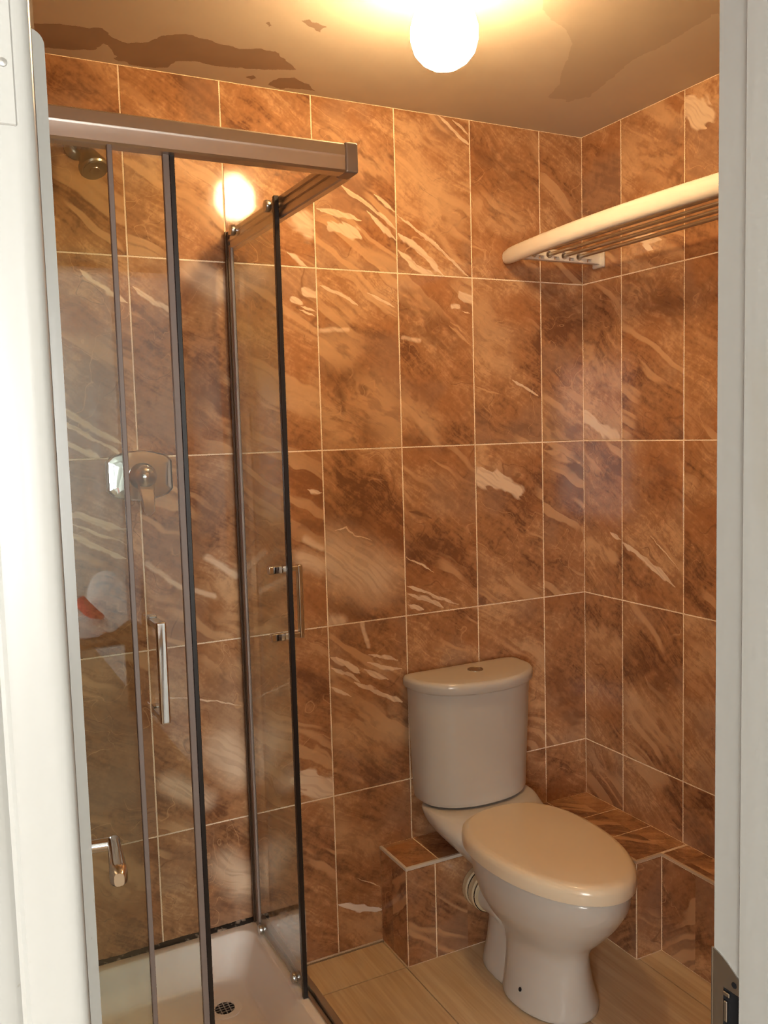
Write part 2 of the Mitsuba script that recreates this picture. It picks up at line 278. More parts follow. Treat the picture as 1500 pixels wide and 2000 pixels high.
B = {
    'mat_back_tiles': glazed(proc(back_tiles)),
    'mat_right_tiles': glazed(proc(right_tiles)),
    'mat_other_tiles': glazed(proc(other_tiles)),
    'mat_grout': two({'type': 'diffuse', 'reflectance': proc(grout_fn)}),
    'mat_floor_grout': two({'type': 'diffuse', 'reflectance': rgb(0.26, 0.21, 0.17)}),
    'mat_ceiling': two({'type': 'diffuse', 'reflectance': proc(ceiling_fn)}),
    'mat_floor': glazed(proc(floor_fn), 0.22),
    'mat_paint': two({'type': 'bumpmap', 'arbitrary': proc(brush_fn), 'scale': 1.0,
                      'bsdf': {'type': 'roughplastic', 'alpha': 0.09, 'diffuse_reflectance': proc(paint_fn)}}),
    'mat_hall_paint': two({'type': 'diffuse', 'reflectance': rgb(0.55, 0.55, 0.52)}),
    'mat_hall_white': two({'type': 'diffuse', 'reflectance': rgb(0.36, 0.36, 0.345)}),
    'mat_hall_floor': two({'type': 'diffuse', 'reflectance': proc(hallfloor_fn)}),
    'mat_plaster': two({'type': 'diffuse', 'reflectance': rgb(0.55, 0.42, 0.30)}),
    'mat_ceramic': glazed(rgb(0.52, 0.495, 0.45), 0.015),
    'mat_seat': glazed(rgb(0.73, 0.63, 0.47), 0.02),
    'mat_acrylic': glazed(rgb(0.88, 0.85, 0.80), 0.06),
    'mat_chrome': metal((0.72, 0.72, 0.72), 0.05),
    'mat_dull_chrome': metal((0.42, 0.38, 0.30), 0.28),
    'mat_aluminium': metal((0.62, 0.56, 0.50), 0.34),
    'mat_cap': two({'type': 'principled', 'base_color': rgb(0.30, 0.24, 0.19), 'metallic': 0.6, 'roughness': 0.4}),
    'mat_bronze': two({'type': 'principled', 'base_color': rgb(0.11, 0.085, 0.07), 'metallic': 0.3, 'roughness': 0.4}),
    'mat_steel': metal((0.50, 0.49, 0.47), 0.28),
    'mat_black': two({'type': 'roughplastic', 'alpha': 0.15, 'diffuse_reflectance': rgb(0.012, 0.010, 0.010)}),
    'mat_dark': two({'type': 'diffuse', 'reflectance': rgb(0.02, 0.02, 0.022)}),
    'mat_seal': two({'type': 'roughplastic', 'alpha': 0.2, 'diffuse_reflectance': rgb(0.23, 0.185, 0.165)}),
    'mat_glass': {'type': 'thindielectric', 'int_ior': 1.52, 'specular_transmittance': rgb(0.83, 0.88, 0.85)},
    'mat_mould': two({'type': 'diffuse', 'reflectance': proc(mould_fn)}),
    'mat_rail': glazed(rgb(0.82, 0.77, 0.66), 0.10),
    'mat_white_plastic': glazed(rgb(0.78, 0.74, 0.66), 0.12),
    'mat_cream_rubber': glazed(rgb(0.68, 0.57, 0.38), 0.2),
    'mat_trim_strip': glazed(rgb(0.70, 0.66, 0.60), 0.12),
    'mat_bag': {'type': 'principledthin', 'base_color': rgb(0.95, 0.96, 0.96), 'roughness': 0.3, 'diff_trans': 1.3, 'spec_trans': 0.0},
    'mat_red': two({'type': 'diffuse', 'reflectance': rgb(0.72, 0.10, 0.09)}),
    'mat_wood': two({'type': 'diffuse', 'reflectance': rgb(0.22, 0.13, 0.07)}),
    'mat_lamp': two({'type': 'diffuse', 'reflectance': rgb(0.8, 0.75, 0.65)}),
}
scene.update(B)


# ------------------------------------------------------------------ helpers
def numbered(name):
    if name not in scene:
        return name
    k = 1
    while f'{name}_{k:03d}' in scene:
        k += 1
    return f'{name}_{k:03d}'


def add(name, mesh, mat, smooth=False, **more):
    key = numbered(name)
    scene[key] = ply(mesh, mat, smooth=smooth, **more)
    return key


def tag(key, label, category=None, kind=None, group=None):
    d = {'label': label}
    if category:
        d['category'] = category
    if kind:
        d['kind'] = kind
    if group:
        d['group'] = group
    labels[key] = d


def cbox(x0, x1, y0, y1, z0, z1, c=0.0):
    """Box with chamfered edges."""
    if c <= 0:
        m = trimesh.creation.box(extents=(x1 - x0, y1 - y0, z1 - z0))
        m.apply_translation(((x0 + x1) / 2, (y0 + y1) / 2, (z0 + z1) / 2))
        return m
    pts = []
    for x, sx in ((x0, 1), (x1, -1)):
        for y, sy in ((y0, 1), (y1, -1)):
            for z, sz in ((z0, 1), (z1, -1)):
                pts += [(x, y + sy * c, z + sz * c), (x + sx * c, y, z + sz * c), (x + sx * c, y + sy * c, z)]
    return trimesh.convex.convex_hull(np.array(pts))


def rbox(x0, x1, y0, y1, z0, z1, r, seg=10):
    s = m3.Manifold.sphere(r, seg)
    parts = [s.translate((x, y, z)) for x in (x0 + r, x1 - r) for y in (y0 + r, y1 - r) for z in (z0 + r, z1 - r)]
    return m3.Manifold.batch_hull(parts)


def loft(rings, cap=True):
    """Closed surface through rings (each n x 3, same count)."""
    R = np.array(rings, float)
    k, n = R.shape[:2]
    v = R.reshape(-1, 3)
    f = []
    for i in range(k - 1):
        for j in range(n):
            a, b = i * n + j, i * n + (j + 1) % n
            f += [(a, b, b + n), (a, b + n, a + n)]
    if cap:
        c0, c1 = len(v), len(v) + 1
        v = np.vstack([v, R[0].mean(0), R[-1].mean(0)])
        for j in range(n):
            f.append((c0, (j + 1) % n, j))
            f.append((c1, (k - 1) * n + j, (k - 1) * n + (j + 1) % n))
    m = trimesh.Trimesh(v, f, process=False)
    if m.volume < 0:
        m.invert()
    return m


def to_manifold(m):
    return m3.Manifold(m3.Mesh(np.asarray(m.vertices, np.float32), np.asarray(m.faces, np.uint32)))


def tube(path, r, seg=14, caps=True):
    """Tube along a polyline; r a number or one radius per point."""
    p = np.array(path, float)
    rr = np.broadcast_to(np.asarray(r, float), len(p))
    t = np.gradient(p, axis=0)
    t /= np.linalg.norm(t, axis=1, keepdims=True)
    ref = np.array([0, 0, 1.0]) if abs(t[0][2]) < 0.9 else np.array([1.0, 0, 0])
    rings = []
    a = np.linspace(0, 2 * np.pi, seg, endpoint=False)
    u = np.cross(ref, t[0])
    for i in range(len(p)):
        u = u - t[i] * (u @ t[i])
        u /= np.linalg.norm(u)
        w = np.cross(t[i], u)
        rings.append(p[i] + rr[i] * (np.cos(a)[:, None] * u + np.sin(a)[:, None] * w))
    return loft(rings, caps)


def lathe(profile, origin, axis=(0, 0, 1), seg=40):
    """Surface of revolution: profile = [(radius, height)], along axis from origin."""
    ax = np.array(axis, float)
    ax /= np.linalg.norm(ax)
    ref = np.array([0, 0, 1.0]) if abs(ax[2]) < 0.9 else np.array([1.0, 0, 0])
    u = np.cross(ref, ax)
    u /= np.linalg.norm(u)
    w = np.cross(ax, u)
    a = np.linspace(0, 2 * np.pi, seg, endpoint=False)
    o = np.array(origin, float)
    rings = [o + h * ax + max(r, 1e-4) * (np.cos(a)[:, None] * u + np.sin(a)[:, None] * w) for r, h in profile]
    return loft(rings)


def extrude(poly, h, M):
    """shapely polygon extruded by h, then placed by the 3x4 frame M = (origin, x axis, y axis, z axis)."""
    m = trimesh.creation.extrude_polygon(poly, h, engine='earcut')
    o, x, y, z = (np.array(q, float) for q in M)
    v = m.vertices
    m = trimesh.Trimesh(o + v[:, :1] * x + v[:, 1:2] * y + v[:, 2:] * z, m.faces, process=False)
    if m.volume < 0:
        m.invert()
    return m


def sheet(p0, p1, p2, p3):
    return trimesh.Trimesh([p0, p1, p2, p3], [(0, 1, 2), (0, 2, 3)], process=False)


def cat(*ms):
    return trimesh.util.concatenate([trimesh.Trimesh(*meshkit.arrays(m)[:2], process=False) for m in ms])


def oriented(mesh, o, x, y, z):
    m = trimesh.Trimesh(*meshkit.arrays(mesh)[:2], process=False)
    v = m.vertices
    m.vertices = np.array(o, float) + v[:, :1] * np.array(x, float) + v[:, 1:2] * np.array(y, float) + v[:, 2:] * np.array(z, float)
    return m


JOINT, PROUD, BEV = 0.0037, 0.0010, 0.0007


def tile_mesh(o, u, v, n, w, h):
    """One tile: a plate w x h in the frame (o, u, v, n), with a bevelled rim and its face proud of the joints."""
    j, b = JOINT / 2, BEV
    o, u, v, n = (np.array(q, float) for q in (o, u, v, n))
    P = []
    for z, i in ((-0.004, j), (PROUD - b, j), (PROUD, j + b)):
        P += [o + u * a + v * c + n * z for a, c in ((i, i), (w - i, i), (w - i, h - i), (i, h - i))]
    f = []
    for k in (0, 4):
        for q in range(4):
            a, c = k + q, k + (q + 1) % 4
            f += [(a, c, c + 4), (a, c + 4, a + 4)]
    f += [(8, 9, 10), (8, 10, 11), (0, 2, 1), (0, 3, 2)]
    m = trimesh.Trimesh(P, f, process=False)
    if m.volume < 0:
        m.invert()
    return m


def tile_grid(holder, o, u, v, n, us, vs, mat):
    o, u, v = (np.array(q, float) for q in (o, u, v))
    for a0, a1 in zip(us[:-1], us[1:]):
        for b0, b1 in zip(vs[:-1], vs[1:]):
            add(f'{holder}__tile', tile_mesh(o + u * a0 + v * b0, u, v, n, a1 - a0, b1 - b0), mat)


# ------------------------------------------------------------------ the room
XL, YF, YH = -1.99, -1.68, -1.81          # left wall, bathroom face and hall face of the front wall
ZROWS = [0.0, 0.478, 0.978, 1.478, 1.978, CEIL]
add('floor', cbox(XL - 0.1, 0.1, YF - 0.13, 0.1, -0.1, -0.004), 'mat_floor_grout')
tag('floor', 'wood-effect tiled bathroom floor in pale brown', 'floor', 'structure')
fx, fy = [XL, -1.69, -1.39, -1.09, -0.79, -0.49, -0.19, 0.0], [-1.68, -1.36, -0.76, -0.16, -0.012]
for x0, x1 in zip(fx[:-1], fx[1:]):
    for y0, y1 in zip(fy[:-1], fy[1:]):
        m = cbox(x0 + 0.0014, x1 - 0.0014, y0 + 0.0014, y1 - 0.0014, -0.006, 0.0, 0.0008)
        add('floor__tile', m, 'mat_floor')
add('ceiling', cbox(XL - 0.1, 0.1, YF - 0.13, 0.1, CEIL, CEIL + 0.1), 'mat_ceiling')
tag('ceiling', 'stained plaster ceiling with flaking brown patches', 'ceiling', 'structure')

add('wall_back', cbox(XL - 0.1, 0.1, 0.0, 0.1, -0.05, CEIL + 0.05), 'mat_grout')
tag('wall_back', 'wide wall of brown marble tiles behind the toilet and shower', 'wall', 'structure')
us = [0.0] + [GX + TW * k for k in range(8)]
us = sorted([-q for q in us if q < -XL] + [XL])
tile_grid('wall_back', (0, 0, 0), (1, 0, 0), (0, 0, 1), (0, -1, 0), us, ZROWS, 'mat_back_tiles')

add('wall_right', cbox(0.0, 0.1, YH, 0.1, -0.05, CEIL + 0.05), 'mat_grout')
tag('wall_right', 'brown marble tiled wall on the right, under the towel rack', 'wall', 'structure')
vs = [0.0] + [GR + TW * k for k in range(8)]
vs = [q for q in vs if q < 1.68] + [1.68]
tile_grid('wall_right', (0, 0, 0), (0, -1, 0), (0, 0, 1), (-1, 0, 0), vs, ZROWS, 'mat_right_tiles')

add('wall_left', cbox(XL - 0.1, XL, YH, 0.1, -0.05, CEIL + 0.05), 'mat_grout')
tag('wall_left', 'tiled wall on the left behind the shower enclosure', 'wall', 'structure')
tile_grid('wall_left', (XL, 0, 0), (0, -1, 0), (0, 0, 1), (1, 0, 0), [0.0, 0.26, 0.514, 0.768, 1.022, 1.276, 1.53, 1.68], ZROWS, 'mat_other_tiles')

OL, OR_, OH = -1.878, -1.234, 1.99        # the door opening: left and right rebate faces, head
LN = 0.030                                 # thickness of the frame lining
add('wall_front', cat(cbox(XL - 0.1, OL - LN, YH, YF, -0.05, CEIL + 0.05), cbox(OR_ + LN, 0.1, YH, YF, -0.05, CEIL + 0.05),
                      cbox(OL - LN, OR_ + LN, YH, YF, OH + LN, CEIL + 0.05)), 'mat_plaster')
tag('wall_front', 'wall with the doorway seen from the hall', 'wall', 'structure')

# door frame: lining with a stop; architrave on the hall side
add('trim_1', cat(cbox(OL - LN, OL, YH, YF, 0, OH + LN, 0.0015), cbox(OR_, OR_ + LN, YH, YF, 0, OH + LN, 0.0015), cbox(OL - LN, OR_ + LN, YH, YF, OH, OH + LN, 0.0015)), 'mat_paint')
tag('trim_1', 'white painted door frame on the right edge of the picture', 'door frame', 'structure')
add('trim_1__stop', cbox(OL, OL + 0.016, YH + 0.006, -1.722, 0, OH, 0.0015), 'mat_paint')
strip = sg.Polygon([(OL, 0.0), (-1.8405, 0.0), (-1.8405, 1.752)] + [(-1.8495 + 0.009 * math.cos(q), 1.758 + 0.009 * math.sin(q)) for q in np.linspace(0, math.pi / 2, 8)] + [(OL, 1.767)])
add('trim_1__draught_strip', extrude(strip, 0.007, ((0, -1.723, 0), (1, 0, 0), (0, 0, 1), (0, -1, 0))), 'mat_paint')
add('trim_1__stop', cbox(OR_ - 0.012, OR_, YH + 0.006, -1.722, 0, OH, 0.0015), 'mat_paint')
add('trim_1__stop', cbox(OL, OR_, YH + 0.006, -1.722, OH - 0.012, OH, 0.0015), 'mat_paint')


def architrave(xin, d):
    """Moulded strip: d = -1 runs to the left of xin, +1 to the right."""
    prof = [(0.0, 0.0), (0.0, 0.010), (0.002, 0.014), (0.006, 0.016), (0.011, 0.0165), (0.026, 0.0165), (0.030, 0.0160), (0.032, 0.0135), (0.034, 0.0135), (0.037, 0.0165), (0.045, 0.019), (0.056, 0.020), (0.062, 0.018), (0.064, 0.0)]
    return extrude(sg.Polygon(prof), OH + 0.066, ((xin, YH, 0), (d, 0, 0), (0, -1, 0), (0, 0, 1)))


add('trim_2', architrave(OL + 0.0195, -1), 'mat_paint', smooth=40)
tag('trim_2', 'white gloss door moulding on the left edge of the picture', 'door moulding', 'structure')
add('trim_2__filled_plate', cbox(-1.95, OL + 0.0095, YH - 0.0176, YH - 0.015, 1.679, 1.80, 0.0006), 'mat_paint')
add('trim_2__screw_head', lathe([(0.0005, 0.0), (0.0022, 0.0), (0.0020, 0.0008), (0.0002, 0.0010)], (-1.8735, YH - 0.0176, 1.708), (0, -1, 0), 14), 'mat_steel')
labels['trim_2__filled_plate'] = {'label': 'painted-over metal plate'}
add('trim_3', architrave(OR_ + 0.006, 1), 'mat_paint', smooth=40)
tag('trim_3', 'white door moulding on the hall side, right of the doorway', 'door moulding', 'structure')
add('trim_4', cbox(OL - 0.044, OR_ + 0.066, YH - 0.02, YH, OH + 0.006, OH + 0.066, 0.003), 'mat_paint')
tag('trim_4', 'white moulding above the doorway', 'door moulding', 'structure')

# strike plate let into the right side of the frame
zt = 0.992
yy = np.linspace(-1.6795, -1.7205, 15)
top = [(q, zt - 0.024 * ((-1.6795 - q) / 0.041) ** 1.6) for q in yy]
plate = sg.Polygon(top + [(-1.7205, 0.845), (-1.6795, 0.82)])
keep = sg.box(-1.719, 0.90, -1.695, 0.957).union(sg.box(-1.719, 0.85, -1.695, 0.893))
plate2 = plate.difference(keep)
fr = ((OR_ + 0.0005, 0, 0), (0, 1, 0), (0, 0, 1), (-1, 0, 0))
add('trim_1__strike_plate', extrude(plate2, 0.0020, fr), 'mat_steel')
labels['trim_1__strike_plate'] = {'label': 'grey metal strike plate let into the frame'}
add('trim_1__strike_plate__keep_box', cat(*[extrude(g.buffer(0.0008), 0.0004, ((OR_ + 0.0002, 0, 0), (0, 1, 0), (0, 0, 1), (-1, 0, 0))) for g in keep.geoms]), 'mat_dark')
for zc in (0.953, 0.904, 0.889):
    add('trim_1__strike_plate__tab', cbox(OR_ - 0.0032, OR_ - 0.0006, -1.7035, -1.6955, zc - 0.0035, zc + 0.001, 0.0006), 'mat_steel')
add('trim_1__strike_plate__tongue', cbox(OR_ - 0.0030, OR_ - 0.0006, -1.7005, -1.6965, 0.922, 0.944, 0.0006), 'mat_steel')
add('trim_1__strike_plate__screw', lathe([(0.0005, 0), (0.0032, 0), (0.0030, 0.0006), (0.0003, 0.0007)], (OR_ - 0.0015, -1.7085, 0.966), (-1, 0, 0), 14), 'mat_dark')
add('trim_1__strike_plate__lip', cbox(OR_ - 0.0018, OR_ + 0.0008, -1.6815, -1.6790, 0.82, zt, 0.0005), 'mat_steel')

# the door: open into the bathroom, its free edge shows past the left moulding
TH_D = math.radians(82.5)
dx, dw = np.array([math.cos(TH_D), math.sin(TH_D), 0]), np.array([-math.sin(TH_D), math.cos(TH_D), 0])
PIV = np.array([OL - 0.002, -1.680, 0])


def on_door(mesh):
    """Door frame: x along the leaf from the hinge, y through it (0 = bathroom face, -0.038 = hall face), z up."""
    return oriented(mesh, PIV, dx, dw, (0, 0, 1))


leaf = rbox(0.0, 0.615, -0.038, 0.0, 0.006, 2.035, 0.0015, 6)
corner = sg.Polygon([(0.604, 2.036), (0.616, 2.036), (0.616, 2.019)] + [(0.603 + 0.012 * math.cos(a), 2.0225 + 0.0125 * math.sin(a)) for a in np.linspace(0, math.pi / 2, 8)])
cut = extrude(corner, 0.06, ((0, 0.01, 0), (1, 0, 0), (0, 0, 1), (0, -1, 0)))
add('door_1', on_door(leaf - to_manifold(cut)), 'mat_paint')
tag('door_1', 'white door opened into the bathroom, its edge beside the left moulding', 'door', 'structure')
zh = 0.998
add('door_1__handle', on_door(lathe([(0.002, 0), (0.026, 0), (0.026, 0.006), (0.022, 0.009), (0.002, 0.0095)], (0.560, -0.038, zh), (0, -1, 0))), 'mat_chrome', smooth=30)
labels['door_1__handle'] = {'label': 'chrome lever handle'}
shank = tube([(0.560, -0.045, zh), (0.560, -0.062, zh), (0.560, -0.076, zh)], 0.0085, 18)
add('door_1__handle__shank', on_door(shank), 'mat_chrome', smooth=40)
sec = []
for k, q in enumerate(np.linspace(0, 1, 12)):
    u_, hh, tt = 0.568 - 0.116 * q, 0.0095 + 0.003 * q, 0.0075 + 0.0035 * q
    if k == 0:
        hh, tt = 0.006, 0.004
    if k == 11:
        hh, tt = 0.008, 0.006
    a = np.linspace(0, 2 * np.pi, 16, endpoint=False)
    c, s_ = np.cos(a), np.sin(a)
    sec.append(np.stack([np.full(16, u_), -0.076 - 0.001 * q + tt * np.sign(c) * abs(c) ** 0.6, zh + 0.001 + hh * np.sign(s_) * abs(s_) ** 0.6], 1))
add('door_1__handle__lever', on_door(loft(sec)), 'mat_chrome', smooth=50)
for zz in (0.25, 1.78):
    add('door_1__hinge', on_door(tube([(-0.004, 0.006, zz - 0.05), (-0.004, 0.006, zz), (-0.004, 0.006, zz + 0.05)], 0.006, 12)), 'mat_steel', smooth=40)

# ------------------------------------------------------------------ hall behind the camera (seen in the shower glass)
HX0, HX1, HY = -3.2, -0.9, -8.0
add('floor_hall', cbox(HX0, HX1, HY, YH, -0.1, 0.0), 'mat_hall_floor')
tag('floor_hall', 'dark wooden floor of the hall', 'floor', 'structure')
add('ceiling_hall', cbox(HX0 - 0.1, HX1 + 0.1, HY - 0.1, YH, CEIL, CEIL + 0.1), 'mat_hall_paint')
tag('ceiling_hall', 'white ceiling of the hall', 'ceiling', 'structure')
SY0, SY1, SZ0, SZ1 = -4.6, -3.1, 0.7, 2.1
add('wall_hall_left', cat(cbox(HX0 - 0.1, HX0, HY, SY0, -0.05, CEIL + 0.05), cbox(HX0 - 0.1, HX0, SY1, YH, -0.05, CEIL + 0.05),
                          cbox(HX0 - 0.1, HX0, SY0, SY1, -0.05, SZ0), cbox(HX0 - 0.1, HX0, SY0, SY1, SZ1, CEIL + 0.05)), 'mat_hall_paint')
add('window_2', cat(cbox(HX0 - 0.08, HX0 + 0.01, SY0, SY0 + 0.05, SZ0, SZ1, 0.004), cbox(HX0 - 0.08, HX0 + 0.01, SY1 - 0.05, SY1, SZ0, SZ1, 0.004),
                    cbox(HX0 - 0.08, HX0 + 0.01, SY0, SY1, SZ0, SZ0 + 0.05, 0.004), cbox(HX0 - 0.08, HX0 + 0.01, SY0, SY1, SZ1 - 0.05, SZ1, 0.004)), 'mat_white_plastic')
tag('window_2', 'white framed window in the left wall of the hall', 'window', 'structure')
add('window_2__pane', sheet((HX0 - 0.05, SY0 + 0.05, SZ0 + 0.05), (HX0 - 0.05, SY1 - 0.05, SZ0 + 0.05), (HX0 - 0.05, SY1 - 0.05, SZ1 - 0.05), (HX0 - 0.05, SY0 + 0.05, SZ1 - 0.05)), 'mat_lamp',
    emitter={'type': 'area', 'radiance': rgb(*WINDOW_2)})
tag('wall_hall_left', 'pale wall on the left of the hall', 'wall', 'structure')
add('wall_hall_right', cbox(HX1, HX1 + 0.1, HY, YH, -0.05, CEIL + 0.05), 'mat_hall_white')
tag('wall_hall_right', 'pale wall on the right of the hall', 'wall', 'structure')
add('wall_hall_front', cat(cbox(HX0 - 0.1, XL - 0.1, YH, YH + 0.1, -0.05, CEIL + 0.05)), 'mat_hall_paint')
tag('wall_hall_front', 'pale hall wall beside the bathroom', 'wall', 'structure')
WX0, WX1, WZ0, WZ1 = -2.75, -1.25, 0.5, 2.2
add('wall_hall_back', cat(cbox(HX0, WX0, HY - 0.1, HY, -0.05, CEIL + 0.05), cbox(WX1, HX1, HY - 0.1, HY, -0.05, CEIL + 0.05),
                          cbox(WX0, WX1, HY - 0.1, HY, -0.05, WZ0), cbox(WX0, WX1, HY - 0.1, HY, WZ1, CEIL + 0.05)), 'mat_hall_paint')
tag('wall_hall_back', 'pale far wall of the hall with a window', 'wall', 'structure')
wf = [cbox(WX0, WX0 + 0.05, HY - 0.08, HY + 0.01, WZ0, WZ1, 0.004), cbox(WX1 - 0.05, WX1, HY - 0.08, HY + 0.01, WZ0, WZ1, 0.004),
      cbox(WX0, WX1, HY - 0.08, HY + 0.01, WZ0, WZ0 + 0.05, 0.004), cbox(WX0, WX1, HY - 0.08, HY + 0.01, WZ1 - 0.05, WZ1, 0.004),
      cbox(-2.02, -1.98, HY - 0.07, HY, WZ0, WZ1, 0.004)]
add('window_1', cat(*wf), 'mat_white_plastic')
tag('window_1', 'white framed daylight window at the end of the hall', 'window', 'structure')
for x0, x1 in ((WX0 + 0.05, -2.02), (-1.98, WX1 - 0.05)):
    add('window_1__pane', sheet((x0, HY - 0.05, WZ0 + 0.05), (x0, HY - 0.05, WZ1 - 0.05), (x1, HY - 0.05, WZ1 - 0.05), (x1, HY - 0.05, WZ0 + 0.05)), 'mat_lamp',
        emitter={'type': 'area', 'radiance': rgb(*WINDOW)})

# ------------------------------------------------------------------ ceiling lamp
LC = (-0.925, -0.69, 2.328)
prof = [(0.030, 0.072), (0.032, 0.064), (0.048, 0.052), (0.062, 0.034), (0.069, 0.010), (0.069, -0.014), (0.062, -0.038), (0.047, -0.056), (0.027, -0.068), (0.010, -0.073), (0.001, -0.074)]
add('ceiling_lamp', lathe([(0.002, 0.1085), (0.055, 0.1085), (0.055, 0.100), (0.048, 0.084), (0.034, 0.072), (0.002, 0.071)], LC), 'mat_white_plastic', smooth=40)
tag('ceiling_lamp', 'glowing opal globe lamp on the ceiling', 'lamp')
add('ceiling_lamp__globe', lathe(prof[::-1], LC), 'mat_lamp', smooth=True, emitter={'type': 'area', 'radiance': rgb(*LAMP)})
labels['ceiling_lamp__globe'] = {'label': 'glowing opal glass globe'}

# ------------------------------------------------------------------ pipe boxing along the foot of the walls
add('pipe_boxing', cat(cbox(-0.785, -0.001, -0.163, -0.002, 0.0, 0.2925), cbox(-0.2, -0.001, -0.455, -0.163, 0.0, 0.2925), cbox(-0.105, -0.001, -1.677, -0.455, 0.0, 0.2925)), 'mat_grout')
tag('pipe_boxing', 'low tiled ledge boxing in the pipes around the foot of the walls', 'ledge', 'structure')
Z1 = 0.2925
bx_ = [-0.785, -0.690, -0.436, -0.2]
PB, PM = 'pipe_boxing', 'mat_other_tiles'
tile_grid(PB, (0, -0.163, 0), (1, 0, 0), (0, 0, 1), (0, -1, 0), bx_, [0.0, Z1 - 0.006], PM)
tile_grid(PB, (-0.785, 0, 0), (0, -1, 0), (0, 0, 1), (-1, 0, 0), [0.002, 0.163], [0.0, Z1 - 0.006], PM)
tile_grid(PB, (0, 0, Z1), (1, 0, 0), (0, -1, 0), (0, 0, 1), [-0.785, -0.675, -0.4215, -0.1676, -0.002], [0.002, 0.157], PM)
tile_grid(PB, (-0.2, 0, 0), (0, -1, 0), (0, 0, 1), (-1, 0, 0), [0.1642, 0.455], [0.0, Z1 - 0.006], PM)
tile_grid(PB, (0, -0.455, 0), (1, 0, 0), (0, 0, 1), (0, -1, 0), [-0.2, -0.105], [0.0, Z1 - 0.006], PM)
tile_grid(PB, (0, 0, Z1), (1, 0, 0), (0, -1, 0), (0, 0, 1), [-0.194, -0.002], [0.1575, 0.305, 0.449], PM)
tile_grid(PB, (-0.105, 0, 0), (0, -1, 0), (0, 0, 1), (-1, 0, 0), [0.4562, 0.70, 0.95, 1.2, 1.45, 1.677], [0.0, Z1 - 0.006], PM)
tile_grid(PB, (0, 0, Z1), (1, 0, 0), (0, -1, 0), (0, 0, 1), [-0.099, -0.002], [0.455, 0.70, 0.95, 1.2, 1.45, 1.677], PM)
for a in (((-0.787, -0.203, -0.1650, -0.1565, Z1 - 0.0075, Z1 + 0.0018)), (-0.787, -0.779, -0.1565, -0.002, Z1 - 0.0075, Z1 + 0.0018)):
    add(PB + '__edge_strip', cbox(*a, 0.0008), 'mat_trim_strip')
    labels[list(scene)[-1]] = {'label': 'pale plastic edge strip'}
for a in ((-0.2020, -0.1935, -0.449, -0.1655, Z1 - 0.006, Z1 + 0.0015), (-0.2020, -0.103, -0.457, -0.449, Z1 - 0.006, Z1 + 0.0015), (-0.107, -0.0985, -1.677, -0.4575, Z1 - 0.006, Z1 + 0.0015)):
    add(PB + '__edge_strip', cbox(*a, 0.0008), 'mat_plaster')

# ------------------------------------------------------------------ shower tray
TX0, TX1, TY0, TZ = XL + 0.003, -1.153, -0.803, 0.176


def rrect(x0, x1, y0, y1, r, z, n=8):
    p = []
    for cx, cy, a0 in ((x1 - r, y1 - r, 0), (x0 + r, y1 - r, 90), (x0 + r, y0 + r, 180), (x1 - r, y0 + r, 270)):
        for a in np.radians(np.linspace(a0, a0 + 90, n)):
            p.append((cx + r * math.cos(a), cy + r * math.sin(a), z))
    return np.array(p)


rings = [rrect(TX0, TX1, TY0, -0.003, 0.012, 0.001), rrect(TX0, TX1, TY0, -0.003, 0.012, TZ - 0.008), rrect(TX0 + 0.003, TX1 - 0.003, TY0 + 0.003, -0.005, 0.012, TZ - 0.002),
         rrect(TX0 + 0.008, TX1 - 0.008, TY0 + 0.008, -0.008, 0.012, TZ),
         rrect(TX0 + 0.040, TX1 - 0.047, TY0 + 0.045, -0.030, 0.045, TZ), rrect(TX0 + 0.046, TX1 - 0.053, TY0 + 0.051, -0.036, 0.045, TZ - 0.004),
         rrect(TX0 + 0.052, TX1 - 0.060, TY0 + 0.058, -0.043, 0.045, TZ - 0.016), rrect(TX0 + 0.085, TX1 - 0.098, TY0 + 0.095, -0.083, 0.045, 0.092),
         rrect(TX0 + 0.095, TX1 - 0.108, TY0 + 0.105, -0.093, 0.045, 0.083), rrect(TX0 + 0.110, TX1 - 0.125, TY0 + 0.12, -0.108, 0.045, 0.079)]
drain_c = (-1.333, -0.197, 0.0765)
a = np.linspace(0, 2 * np.pi, len(rings[0]), endpoint=False)
add('shower_tray', loft(rings), 'mat_acrylic', smooth=35)
tag('shower_tray', 'white acrylic shower tray under the glass enclosure', 'shower tray')
dc = (drain_c[0], drain_c[1], 0.0790)
add('shower_tray__drain', lathe([(0.024, 0.0), (0.043, 0.0), (0.043, 0.0012), (0.038, 0.0022), (0.026, 0.0022), (0.024, 0.0005)], dc, seg=48), 'mat_acrylic', smooth=40)
labels['shower_tray__drain'] = {'label': 'round drain with a dark grid'}
add('shower_tray__drain__hole', lathe([(0.001, 0.0004), (0.0255, 0.0004), (0.0255, 0.0009), (0.001, 0.0009)], dc, seg=32), 'mat_dark')
bars = [cbox(dc[0] - math.sqrt(max(0.025 ** 2 - q * q, 1e-6)), dc[0] + math.sqrt(max(0.025 ** 2 - q * q, 1e-6)), dc[1] + q - 0.0013, dc[1] + q + 0.0013, dc[2] + 0.0009, dc[2] + 0.0026) for q in (-0.015, -0.005, 0.005, 0.015)]
bars += [cbox(dc[0] + q - 0.0013, dc[0] + q + 0.0013, dc[1] - math.sqrt(0.025 ** 2 - q * q), dc[1] + math.sqrt(0.025 ** 2 - q * q), dc[2] + 0.0009, dc[2] + 0.0026) for q in (-0.012, 0.0, 0.012)]
add('shower_tray__drain__grid', cat(*bars), 'mat_steel')
